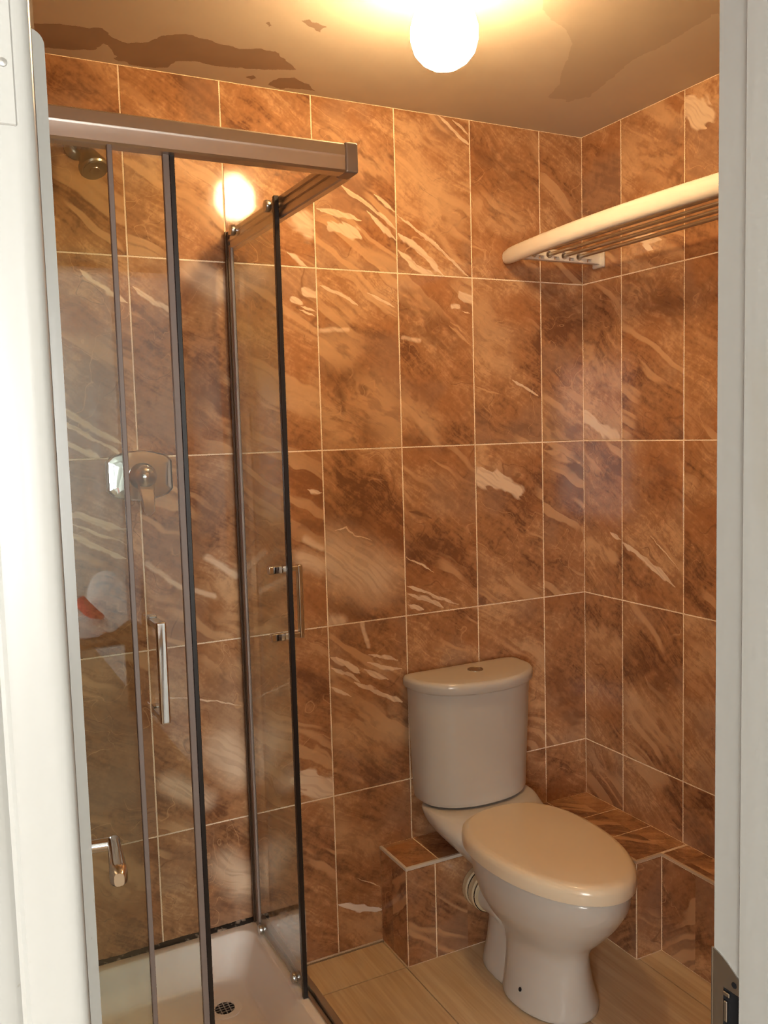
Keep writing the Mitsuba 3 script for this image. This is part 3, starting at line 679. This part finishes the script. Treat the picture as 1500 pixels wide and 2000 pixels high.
# mouldy sealant where the tray meets the wall
n = 90
xs = np.linspace(TX0 + 0.01, TX1 + 0.01, n)
hs = 0.003 + 0.006 * meshkit.fbm(np.stack([xs * 35, xs * 0, xs * 0], 1), 3)
ring = [np.array([(x, -0.001, TZ - 0.004), (x, -0.001, TZ + 0.004 + h), (x, -0.004, TZ + 0.004 + h * 0.8), (x, -0.0085 - h * 0.4, TZ + 0.0025), (x, -0.0085 - h * 0.4, TZ - 0.004)]) for x, h in zip(xs, hs)]
add('wall_back__sealant', loft(ring), 'mat_mould', smooth=40)
labels['wall_back__sealant'] = {'label': 'blackened mouldy sealant line'}

# ------------------------------------------------------------------ shower enclosure
EX, EY, ZR0, ZR1 = -1.180, -0.775, 2.006, 2.053
E_ = 'shower_enclosure'
add(E_ + '__front_rail', cat(extrude(sg.Polygon([(0, 0), (0.004, -0.004), (0.030, -0.004), (0.036, 0.0), (0.036, 0.047), (0.030, 0.049), (0.006, 0.049), (0, 0.045), (-0.0015, 0.026), (0.0, 0.022)]), abs(XL - EX) - 0.020, ((XL + 0.002, EY - 0.004, ZR0), (0, 1, 0), (0, 0, 1), (1, 0, 0)))), 'mat_aluminium', smooth=25)
tag(E_, 'glass corner shower enclosure with sliding doors and aluminium rails', 'shower enclosure')
labels[E_ + '__front_rail'] = {'label': 'brushed aluminium top rail'}
side_prof = sg.Polygon([(0, 0), (0.003, -0.003), (0.019, -0.003), (0.022, 0.0), (0.022, 0.045), (0.019, 0.048), (0.004, 0.048), (0, 0.045), (0.0, 0.036), (0.005, 0.034), (0.005, 0.028), (0, 0.026), (0, 0.020), (0.005, 0.018), (0.005, 0.012), (0, 0.010)])
add(E_ + '__side_rail', extrude(side_prof, 0.735, ((EX - 0.0035, -0.7365, ZR0), (0.86, 0, 0), (0, 0, 1), (0, 1, 0))), 'mat_aluminium', smooth=25)
add(E_ + '__corner_cap', cat(rbox(EX - 0.018, EX + 0.008, EY - 0.007, EY + 0.040, ZR0 - 0.005, ZR1 + 0.003, 0.004, 12)), 'mat_cap')
labels[E_ + '__corner_cap'] = {'label': 'brown plastic corner cap'}
add(E_ + '__wall_profile', cat(cbox(EX - 0.006, EX + 0.012, -0.022, -0.0015, TZ, ZR1, 0.002), cbox(EX - 0.009, EX - 0.0055, -0.018, -0.008, TZ + 0.001, ZR1, 0.001)), 'mat_bronze')
add(E_ + '__wall_profile', cbox(XL + 0.0015, XL + 0.030, EY - 0.003, EY + 0.025, TZ, ZR1, 0.002), 'mat_aluminium')
add(E_ + '__bottom_rail', cat(cbox(EX + 0.006, EX + 0.022, -0.76, -0.010, TZ, TZ + 0.016, 0.0012), cbox(EX - 0.006, EX + 0.005, -0.76, -0.010, TZ, TZ + 0.006, 0.0012)), 'mat_steel')
add(E_ + '__bottom_rail', cat(cbox(XL + 0.03, EX + 0.02, EY - 0.004, EY + 0.010, TZ, TZ + 0.016, 0.0012)), 'mat_steel')

GB = TZ + 0.010


def pane_y(x, y0, y1, z0, z1):
    return sheet((x, y0, z0), (x, y1, z0), (x, y1, z1), (x, y0, z1))


def pane_x(y, x0, x1, z0, z1):
    return sheet((x0, y, z0), (x1, y, z0), (x1, y, z1), (x0, y, z1))


# side: fixed pane behind, sliding door in front of it (inside)
add(E_ + '__fixed_pane', pane_y(EX + 0.008, -0.021, -0.372, GB, ZR0 + 0.001), 'mat_glass')
sd = E_ + '__sliding_door'
SX = EX - 0.0105
add(sd, pane_y(SX, -0.392, -0.060, TZ + 0.001, ZR1 - 0.002), 'mat_glass')
labels[sd] = {'label': 'sliding glass door pushed back to the wall'}
add(sd + '__seal', cbox(SX - 0.0060, SX + 0.0055, -0.401, -0.391, TZ + 0.001, ZR1 - 0.001, 0.001), 'mat_black')
add(sd + '__clear_strip', cbox(SX - 0.0035, SX + 0.003, -0.391, -0.382, TZ + 0.001, ZR1 - 0.004, 0.001), 'mat_seal')
add(sd + '__rear_strip', cbox(SX - 0.004, SX + 0.003, -0.075, -0.060, TZ + 0.002, ZR0 - 0.004, 0.001), 'mat_seal')


def roller(key, c, axis, rz):
    add(key, lathe([(0.001, -0.006), (0.011, -0.006), (0.0135, -0.003), (0.0135, 0.004), (0.012, 0.007), (0.001, 0.008)], c, axis, 28), 'mat_steel', smooth=40)


for y, z in ((-0.100, ZR1 - 0.014), (-0.355, ZR1 - 0.014), (-0.090, TZ + 0.020), (-0.335, TZ + 0.020)):
    roller(sd + '__roller', (SX - 0.004, y, z), (-1, 0, 0), 0)


def bar_handle(parent, c, n_, u_, zc, half=0.082, off=0.045, back=0.018):
    """Bar on two posts through the glass: n_ out of the pane, u_ across it."""
    c, n_, u_ = (np.array(q, float) for q in (c, n_, u_))
    h = parent + '__handle'
    mk = lambda ms: [oriented(q, (c[0], c[1], zc), u_, n_, (0, 0, 1)) for q in ms]  # noqa: E731
    bar = rbox(-0.0085, 0.0085, off - 0.006, off + 0.006, -half - 0.008, half + 0.008, 0.003, 10)
    posts = [rbox(-0.0075, 0.0075, 0.0, off - 0.003, s * half - 0.006, s * half + 0.006, 0.002, 8) for s in (-1, 1)]
    pegs = [rbox(-0.0075, 0.0075, -back, 0.0, s * half - 0.009, s * half + 0.009, 0.002, 8) for s in (-1, 1)]
    key = add(h, cat(*mk([bar] + posts + pegs)), 'mat_chrome', smooth=35)
    labels[key] = {'label': 'chrome bar handle'}


bar_handle(sd, (SX, -0.345, 0), (1, 0, 0), (0, -1, 0), 1.130, 0.080, 0.044, 0.034)

# front: fixed pane on the left (outside), sliding door partly behind it
add(E_ + '__fixed_pane', pane_x(EY + 0.003, XL + 0.028, -1.622, GB, ZR0 + 0.012), 'mat_glass')
add(E_ + '__fixed_pane_001__seal', cbox(-1.6235, -1.6150, EY - 0.001, EY + 0.008, GB, ZR0 + 0.002, 0.001), 'mat_seal')
s2 = sd + '_001'
FY = EY + 0.020
add(s2, pane_x(FY, -1.935, -1.526, TZ + 0.001, ZR1 - 0.004), 'mat_glass')
labels[s2] = {'label': 'sliding glass door behind the front rail'}
add(s2 + '__clear_strip', cbox(-1.5290, -1.5180, FY - 0.005, FY + 0.004, TZ + 0.001, ZR0 + 0.002, 0.001), 'mat_seal')
add(s2 + '__seal', cbox(-1.5180, -1.5090, FY - 0.005, FY + 0.004, TZ + 0.001, ZR0 + 0.002, 0.001), 'mat_black')
for x in (-1.90, -1.56):
    roller(s2 + '__roller', (x, FY + 0.006, ZR0 + 0.026), (0, 1, 0), 0)
bar_handle(s2, (-1.5835, FY, 0), (0, -1, 0), (1, 0, 0), 1.128, 0.080, 0.055, 0.018)

# ------------------------------------------------------------------ shower fittings on the back wall
MC = np.array([-1.436, 0.0, 1.432])
hw, hh = 0.079, 0.061
side = [(hw, q * hh * 0.62) for q in np.linspace(-1, 1, 9)]
pl = []
for a_ in np.linspace(0, 1, 10):
    pl.append((-hw + 0.012 + a_ * (2 * hw - 0.024), hh * (0.78 + 0.22 * math.sin(math.pi * a_))))
outline = sg.MultiPoint(pl + [(x, -y) for x, y in pl] + [(-hw, -hh * 0.6), (-hw, hh * 0.6), (hw, -hh * 0.6), (hw, hh * 0.6)]).convex_hull.buffer(0.004)
rg = np.array(outline.exterior.coords)[:-1]
zz = [(1.0, 0.0), (1.0, 0.004), (0.975, 0.010), (0.93, 0.013), (0.70, 0.0155), (0.30, 0.0165)]
add('shower_mixer', loft([np.stack([MC[0] + rg[:, 0] * k, np.full(len(rg), -d - 0.001), MC[2] + rg[:, 1] * k], 1) for k, d in zz]), 'mat_chrome', smooth=25)
tag('shower_mixer', 'chrome shower mixer plate with a lever on the tiled wall', 'shower mixer')
kc = (MC[0] + 0.004, -0.016, MC[2] - 0.002)
add('shower_mixer__knob', lathe([(0.034, 0.0), (0.034, 0.010), (0.030, 0.016), (0.0285, 0.034), (0.026, 0.042), (0.018, 0.048), (0.008, 0.051), (0.001, 0.0515)], kc, (0, -1, 0), 48), 'mat_chrome', smooth=40)
sec = []
for q in np.linspace(0, 1, 10):
    wz = 0.021 - 0.009 * q
    if q == 1:
        wz = 0.006
    zq, yq = kc[2] - 0.020 - 0.076 * q, -0.052 - 0.012 * math.sin(q * 2.2)
    sec.append(np.array([(kc[0] + 0.003 * q - wz, yq, zq), (kc[0] + 0.003 * q - wz * 0.8, yq - 0.005, zq), (kc[0] + 0.003 * q + wz * 0.8, yq - 0.005, zq), (kc[0] + 0.003 * q + wz, yq, zq), (kc[0] + 0.003 * q + wz * 0.7, yq + 0.006 * (1 - q) + 0.002, zq), (kc[0] + 0.003 * q - wz * 0.7, yq + 0.006 * (1 - q) + 0.002, zq)]))
add('shower_mixer__lever', loft(sec), 'mat_chrome', smooth=35)

SHX = -1.545
add('fixed_shower', lathe([(0.001, 0.0), (0.031, 0.0), (0.031, 0.004), (0.020, 0.010), (0.012, 0.012), (0.001, 0.012)], (SHX, -0.0015, 2.228), (0, -1, 0), 32), 'mat_dull_chrome', smooth=40)
tag('fixed_shower', 'dull chrome shower head under the top rail on the left', 'shower head')
ax = np.array([0.16, -0.50, -0.85])
ax /= np.linalg.norm(ax)
p2 = np.array([SHX + 0.006, -0.078, 2.212])
add('fixed_shower__arm', tube([(SHX, -0.010, 2.228), (SHX, -0.040, 2.228), (SHX + 0.002, -0.064, 2.223), p2], 0.0095, 16), 'mat_dull_chrome', smooth=60)
add('fixed_shower__rose', lathe([(0.004, -0.010), (0.017, -0.006), (0.020, 0.006), (0.016, 0.018), (0.019, 0.028), (0.022, 0.036), (0.030, 0.058), (0.033, 0.064), (0.033, 0.074), (0.030, 0.078), (0.001, 0.078)], p2, ax, 36), 'mat_dull_chrome', smooth=35)
add('fixed_shower__rose__face', lathe([(0.001, 0.077), (0.026, 0.077), (0.026, 0.0795), (0.012, 0.0800), (0.011, 0.0815), (0.001, 0.0815)], p2, ax, 36), 'mat_dull_chrome', smooth=35)

# ------------------------------------------------------------------ toilet
XC = -0.508


def dring(w, y0, d, z, n=2.15, k=56, back=18, rb=0.02, xc=XC):
    """D-shaped ring: straight at the back (y0), bowed to the front."""
    a_ = np.linspace(0, np.pi, k)
    c, s_ = np.cos(a_), np.sin(a_)
    x = xc + w / 2 * np.sign(c) * abs(c) ** (2 / n)
    y = y0 - 0.055 - (d - 0.055) * abs(s_) ** (2 / n)
    pts = [(px, py) for px, py in zip(x, y)]
    pts += [(xc - w / 2, y0 - rb), (xc - w / 2 + rb * 0.3, y0 - rb * 0.3), (xc - w / 2 + rb, y0)]
    pts += [(q, y0) for q in np.linspace(xc - w / 2 + rb * 2, xc + w / 2 - rb * 2, back)]
    pts += [(xc + w / 2 - rb, y0), (xc + w / 2 - rb * 0.3, y0 - rb * 0.3), (xc + w / 2, y0 - rb)]
    return np.array([(px, py, z) for px, py in pts])


cist = [dring(0.322, -0.030, 0.152, 0.433), dring(0.346, -0.026, 0.168, 0.437), dring(0.356, -0.024, 0.174, 0.447), dring(0.361, -0.022, 0.177, 0.50), dring(0.374, -0.022, 0.186, 0.64), dring(0.384, -0.022, 0.193, 0.782)]
add('toilet__cistern', loft(cist), 'mat_ceramic', smooth=35)
tag('toilet', 'white ceramic toilet with closed cream seat against the tiled wall', 'toilet')
lid = [dring(0.384, -0.021, 0.196, 0.774), dring(0.396, -0.018, 0.205, 0.776), dring(0.404, -0.018, 0.210, 0.781), dring(0.406, -0.018, 0.212, 0.796), dring(0.403, -0.019, 0.209, 0.803), dring(0.394, -0.022, 0.203, 0.8085), dring(0.37, -0.030, 0.188, 0.8115), dring(0.25, -0.05, 0.14, 0.8145)]
add('toilet__cistern_lid', loft(lid), 'mat_ceramic', smooth=35)
add('toilet__flush_button', lathe([(0.001, -0.002), (0.0235, -0.002), (0.0235, 0.0015), (0.020, 0.003), (0.0185, 0.0015), (0.001, 0.0015)], (XC + 0.003, -0.108, 0.8150), seg=36), 'mat_dull_chrome', smooth=35)
labels['toilet__flush_button'] = {'label': 'round metal flush button'}


def egg(w, yr, yf, z, k=72, nb=2.5, nf=2.0, xc=XC):
    L = yr - yf
    ym = yr - L * 0.42
    a_ = np.linspace(0, 2 * np.pi, k, endpoint=False)
    c, s_ = np.cos(a_), np.sin(a_)
    n_ = np.where(s_ > 0, nb, nf)
    x = xc + w / 2 * np.sign(c) * abs(c) ** (2 / n_)
    y = ym + np.where(s_ > 0, yr - ym, ym - yf) * np.sign(s_) * abs(s_) ** (2 / n_)
    return np.stack([x, y, np.full(k, z)], 1)


bowl = [egg(0.228, -0.335, -0.602, 0.0), egg(0.231, -0.332, -0.604, 0.012), egg(0.203, -0.330, -0.592, 0.06), egg(0.180, -0.325, -0.585, 0.12), egg(0.180, -0.315, -0.585, 0.160), egg(0.205, -0.30, -0.600, 0.19),
        egg(0.258, -0.28, -0.635, 0.225), egg(0.308, -0.255, -0.675, 0.27), egg(0.336, -0.235, -0.708, 0.32), egg(0.338, -0.225, -0.716, 0.35), egg(0.332, -0.225, -0.712, 0.380)]
trap = [egg(0.185, -0.215, -0.52, 0.0, nb=3), egg(0.188, -0.212, -0.52, 0.012, nb=3), egg(0.150, -0.215, -0.50, 0.07, nb=3), egg(0.125, -0.220, -0.48, 0.15, nb=3), egg(0.135, -0.220, -0.48, 0.22, nb=3), egg(0.17, -0.215, -0.48, 0.30, nb=3), egg(0.20, -0.215, -0.48, 0.36, nb=3)]
deck = [egg(0.15, -0.20, -0.44, 0.262, nb=2.4), egg(0.215, -0.155, -0.44, 0.298, nb=2.4), egg(0.280, -0.105, -0.43, 0.335, nb=2.6), egg(0.330, -0.062, -0.40, 0.366, nb=3), egg(0.356, -0.040, -0.35, 0.392, nb=3.4), egg(0.360, -0.034, -0.30, 0.410, nb=3.6), egg(0.357, -0.033, -0.262, 0.424, nb=3.6), egg(0.340, -0.040, -0.235, 0.4290, nb=3.6)]
pan = to_manifold(loft(bowl)) + to_manifold(loft(trap)) + to_manifold(loft(deck))
pan = pan + m3.Manifold.cylinder(0.09, 0.047, 0.047, 32).rotate((90, 0, 0)).translate((XC - 0.035, -0.225, 0.185))
pm = trimesh.Trimesh(*meshkit.arrays(pan.refine_to_length(0.012))[:2], process=True)
trimesh.smoothing.filter_taubin(pm, iterations=14)
pm.vertices[:, 2] = np.maximum(pm.vertices[:, 2], 0.0006)
add('toilet__pan', pm, 'mat_ceramic', smooth=True)
add('toilet__pan__fixing_hole', lathe([(0.001, 0), (0.0055, 0), (0.005, 0.0012), (0.001, 0.0015)], (XC - 0.1055, -0.465, 0.050), (-0.93, 0, 0.36), 16), 'mat_dark')
seat = [egg(0.350, -0.198, -0.726, 0.3815), egg(0.364, -0.190, -0.733, 0.385), egg(0.366, -0.188, -0.734, 0.393), egg(0.366, -0.188, -0.734, 0.408), egg(0.360, -0.190, -0.731, 0.419), egg(0.346, -0.198, -0.722, 0.4265), egg(0.32, -0.212, -0.705, 0.4310), egg(0.20, -0.28, -0.63, 0.4340)]
add('toilet__seat', loft(seat), 'mat_seat', smooth=35)
labels['toilet__seat'] = {'label': 'cream seat and lid, closed'}
WX = XC - 0.035
add('toilet__waste_connector', lathe([(0.050, 0.0), (0.059, 0.002), (0.060, 0.020), (0.0555, 0.024), (0.0555, 0.030), (0.0595, 0.033), (0.0595, 0.052), (0.056, 0.056), (0.056, 0.064), (0.053, 0.066), (0.045, 0.066)], (WX, -0.1655, 0.187), (0, -1, 0.02), 44), 'mat_cream_rubber', smooth=30)
labels['toilet__waste_connector'] = {'label': 'cream rubber waste connector with dark rings'}
for d in (0.027, 0.060):
    add('toilet__waste_connector__ring', lathe([(0.054, -0.0018), (0.0572, -0.0012), (0.0572, 0.0012), (0.054, 0.0018)], (WX, -0.1655 - d, 0.187), (0, -1, 0.02), 44), 'mat_black', smooth=30)

# ------------------------------------------------------------------ towel rack on the right wall
R_ = 'towel_rack'
ys = np.linspace(-0.012, -1.15, 40)


def rx(y):
    return -0.305 - 0.045 * (1 - ((y + 0.58) / 0.57) ** 2)


ring = []
for k, y in enumerate(ys):
    h = 0.0245
    e = min(k, len(ys) - 1 - k)
    g = {0: 0.78, 1: 0.97}.get(e, 1.0)
    prof_ = []
    for a_ in np.linspace(0, 2 * np.pi, 24, endpoint=False):
        c, s_ = math.cos(a_), math.sin(a_)
        prof_.append((rx(y) + 0.009 * g * np.sign(c) * abs(c) ** 0.7 - 0.006 * (1 - abs(s_) ** 2) * (c < 0), y, 2.0435 + h * g * np.sign(s_) * abs(s_) ** 0.75))
    ring.append(np.array(prof_))
add(R_ + '__front_rail', loft(ring), 'mat_rail', smooth=50)
tag(R_, 'white towel rack with steel bars high on the right wall', 'towel rack')
labels[R_ + '__front_rail'] = {'label': 'curved cream-white front rail'}
for x in (-0.262, -0.205, -0.148, -0.091):
    add(R_ + '__bar', tube([(x, -0.085, 2.043), (x, -0.4, 2.043), (x, -0.75, 2.043), (x, -1.07, 2.043)], 0.0055, 14), 'mat_steel', smooth=60)
    labels[list(scene)[-1]] = {'label': 'thin steel bar'}
for yb in (-0.085, -1.075):
    bb = rbox(-0.300, -0.0015, yb - 0.010, yb + 0.010, 2.026, 2.060, 0.003, 8)
    holes = [m3.Manifold.cylinder(0.05, 0.011, 0.011, 20).rotate((90, 0, 0)).translate((x, yb + 0.025, 2.043)) for x in (-0.262, -0.205, -0.148, -0.091)]
    for h_ in holes:
        bb = bb - h_
    slots = [m3.Manifold.cube((0.020, 0.05, 0.010), True).translate((x, yb, 2.034)) for x in (-0.234, -0.177, -0.120, -0.050)]
    for h_ in slots:
        bb = bb - h_
    add(R_ + '__bracket', bb, 'mat_white_plastic')
    labels[list(scene)[-1]] = {'label': 'pierced white end bracket'}
    add(list(scene)[-1] + '__wall_plate', rbox(-0.010, -0.0014, yb - 0.026, yb + 0.026, 2.016, 2.070, 0.003, 8), 'mat_white_plastic')

# ------------------------------------------------------------------ bag on a small table in the hall (seen in the shower glass)
TBX, TBY, TBZ = -1.165, -4.10, 0.50
add('side_table__top', rbox(TBX - 0.24, TBX + 0.24, TBY - 0.24, TBY + 0.24, TBZ - 0.03, TBZ, 0.006, 8), 'mat_wood')
tag('side_table', 'dark wooden side table in the hall under the white bag', 'table')
for sx in (-1, 1):
    for sy in (-1, 1):
        add('side_table__leg', cbox(TBX + sx * 0.20 - 0.02, TBX + sx * 0.20 + 0.02, TBY + sy * 0.20 - 0.02, TBY + sy * 0.20 + 0.02, 0.0, TBZ - 0.03, 0.003), 'mat_wood')


def crumple(mesh, amp, freq, seed):
    v = mesh.vertices
    mesh.vertices = v + mesh.vertex_normals * (amp * (meshkit.fbm(v * freq, 4, seed) - 0.5))[:, None]
    mesh.vertices[:, 2] = np.maximum(mesh.vertices[:, 2], TBZ + 0.0015)
    return mesh


bag = trimesh.creation.icosphere(subdivisions=4, radius=1.0)
bag.vertices = bag.vertices * np.array([0.105, 0.10, 0.16]) + np.array([TBX + 0.06, TBY, TBZ + 0.155])
add('plastic_bag', crumple(bag, 0.06, 9, 3), 'mat_bag', smooth=True)
tag('plastic_bag', 'white plastic bag with a red band, mirrored in the shower glass', 'bag')
wrap = trimesh.creation.icosphere(subdivisions=4, radius=1.0)
wrap.vertices = wrap.vertices * np.array([0.13, 0.08, 0.065]) + np.array([TBX - 0.08, TBY + 0.09, TBZ + 0.062])
add('plastic_bag__wrapping', crumple(wrap, 0.07, 14, 5), 'mat_bag', smooth=True)
lab = tube([(TBX - 0.09, TBY + 0.085, TBZ + 0.20), (TBX - 0.065, TBY + 0.115, TBZ + 0.165), (TBX - 0.03, TBY + 0.125, TBZ + 0.125), (TBX, TBY + 0.12, TBZ + 0.095)], 0.032, 14)
add('plastic_bag__band', lab, 'mat_red', smooth=40)
labels['plastic_bag__band'] = {'label': 'red band'}
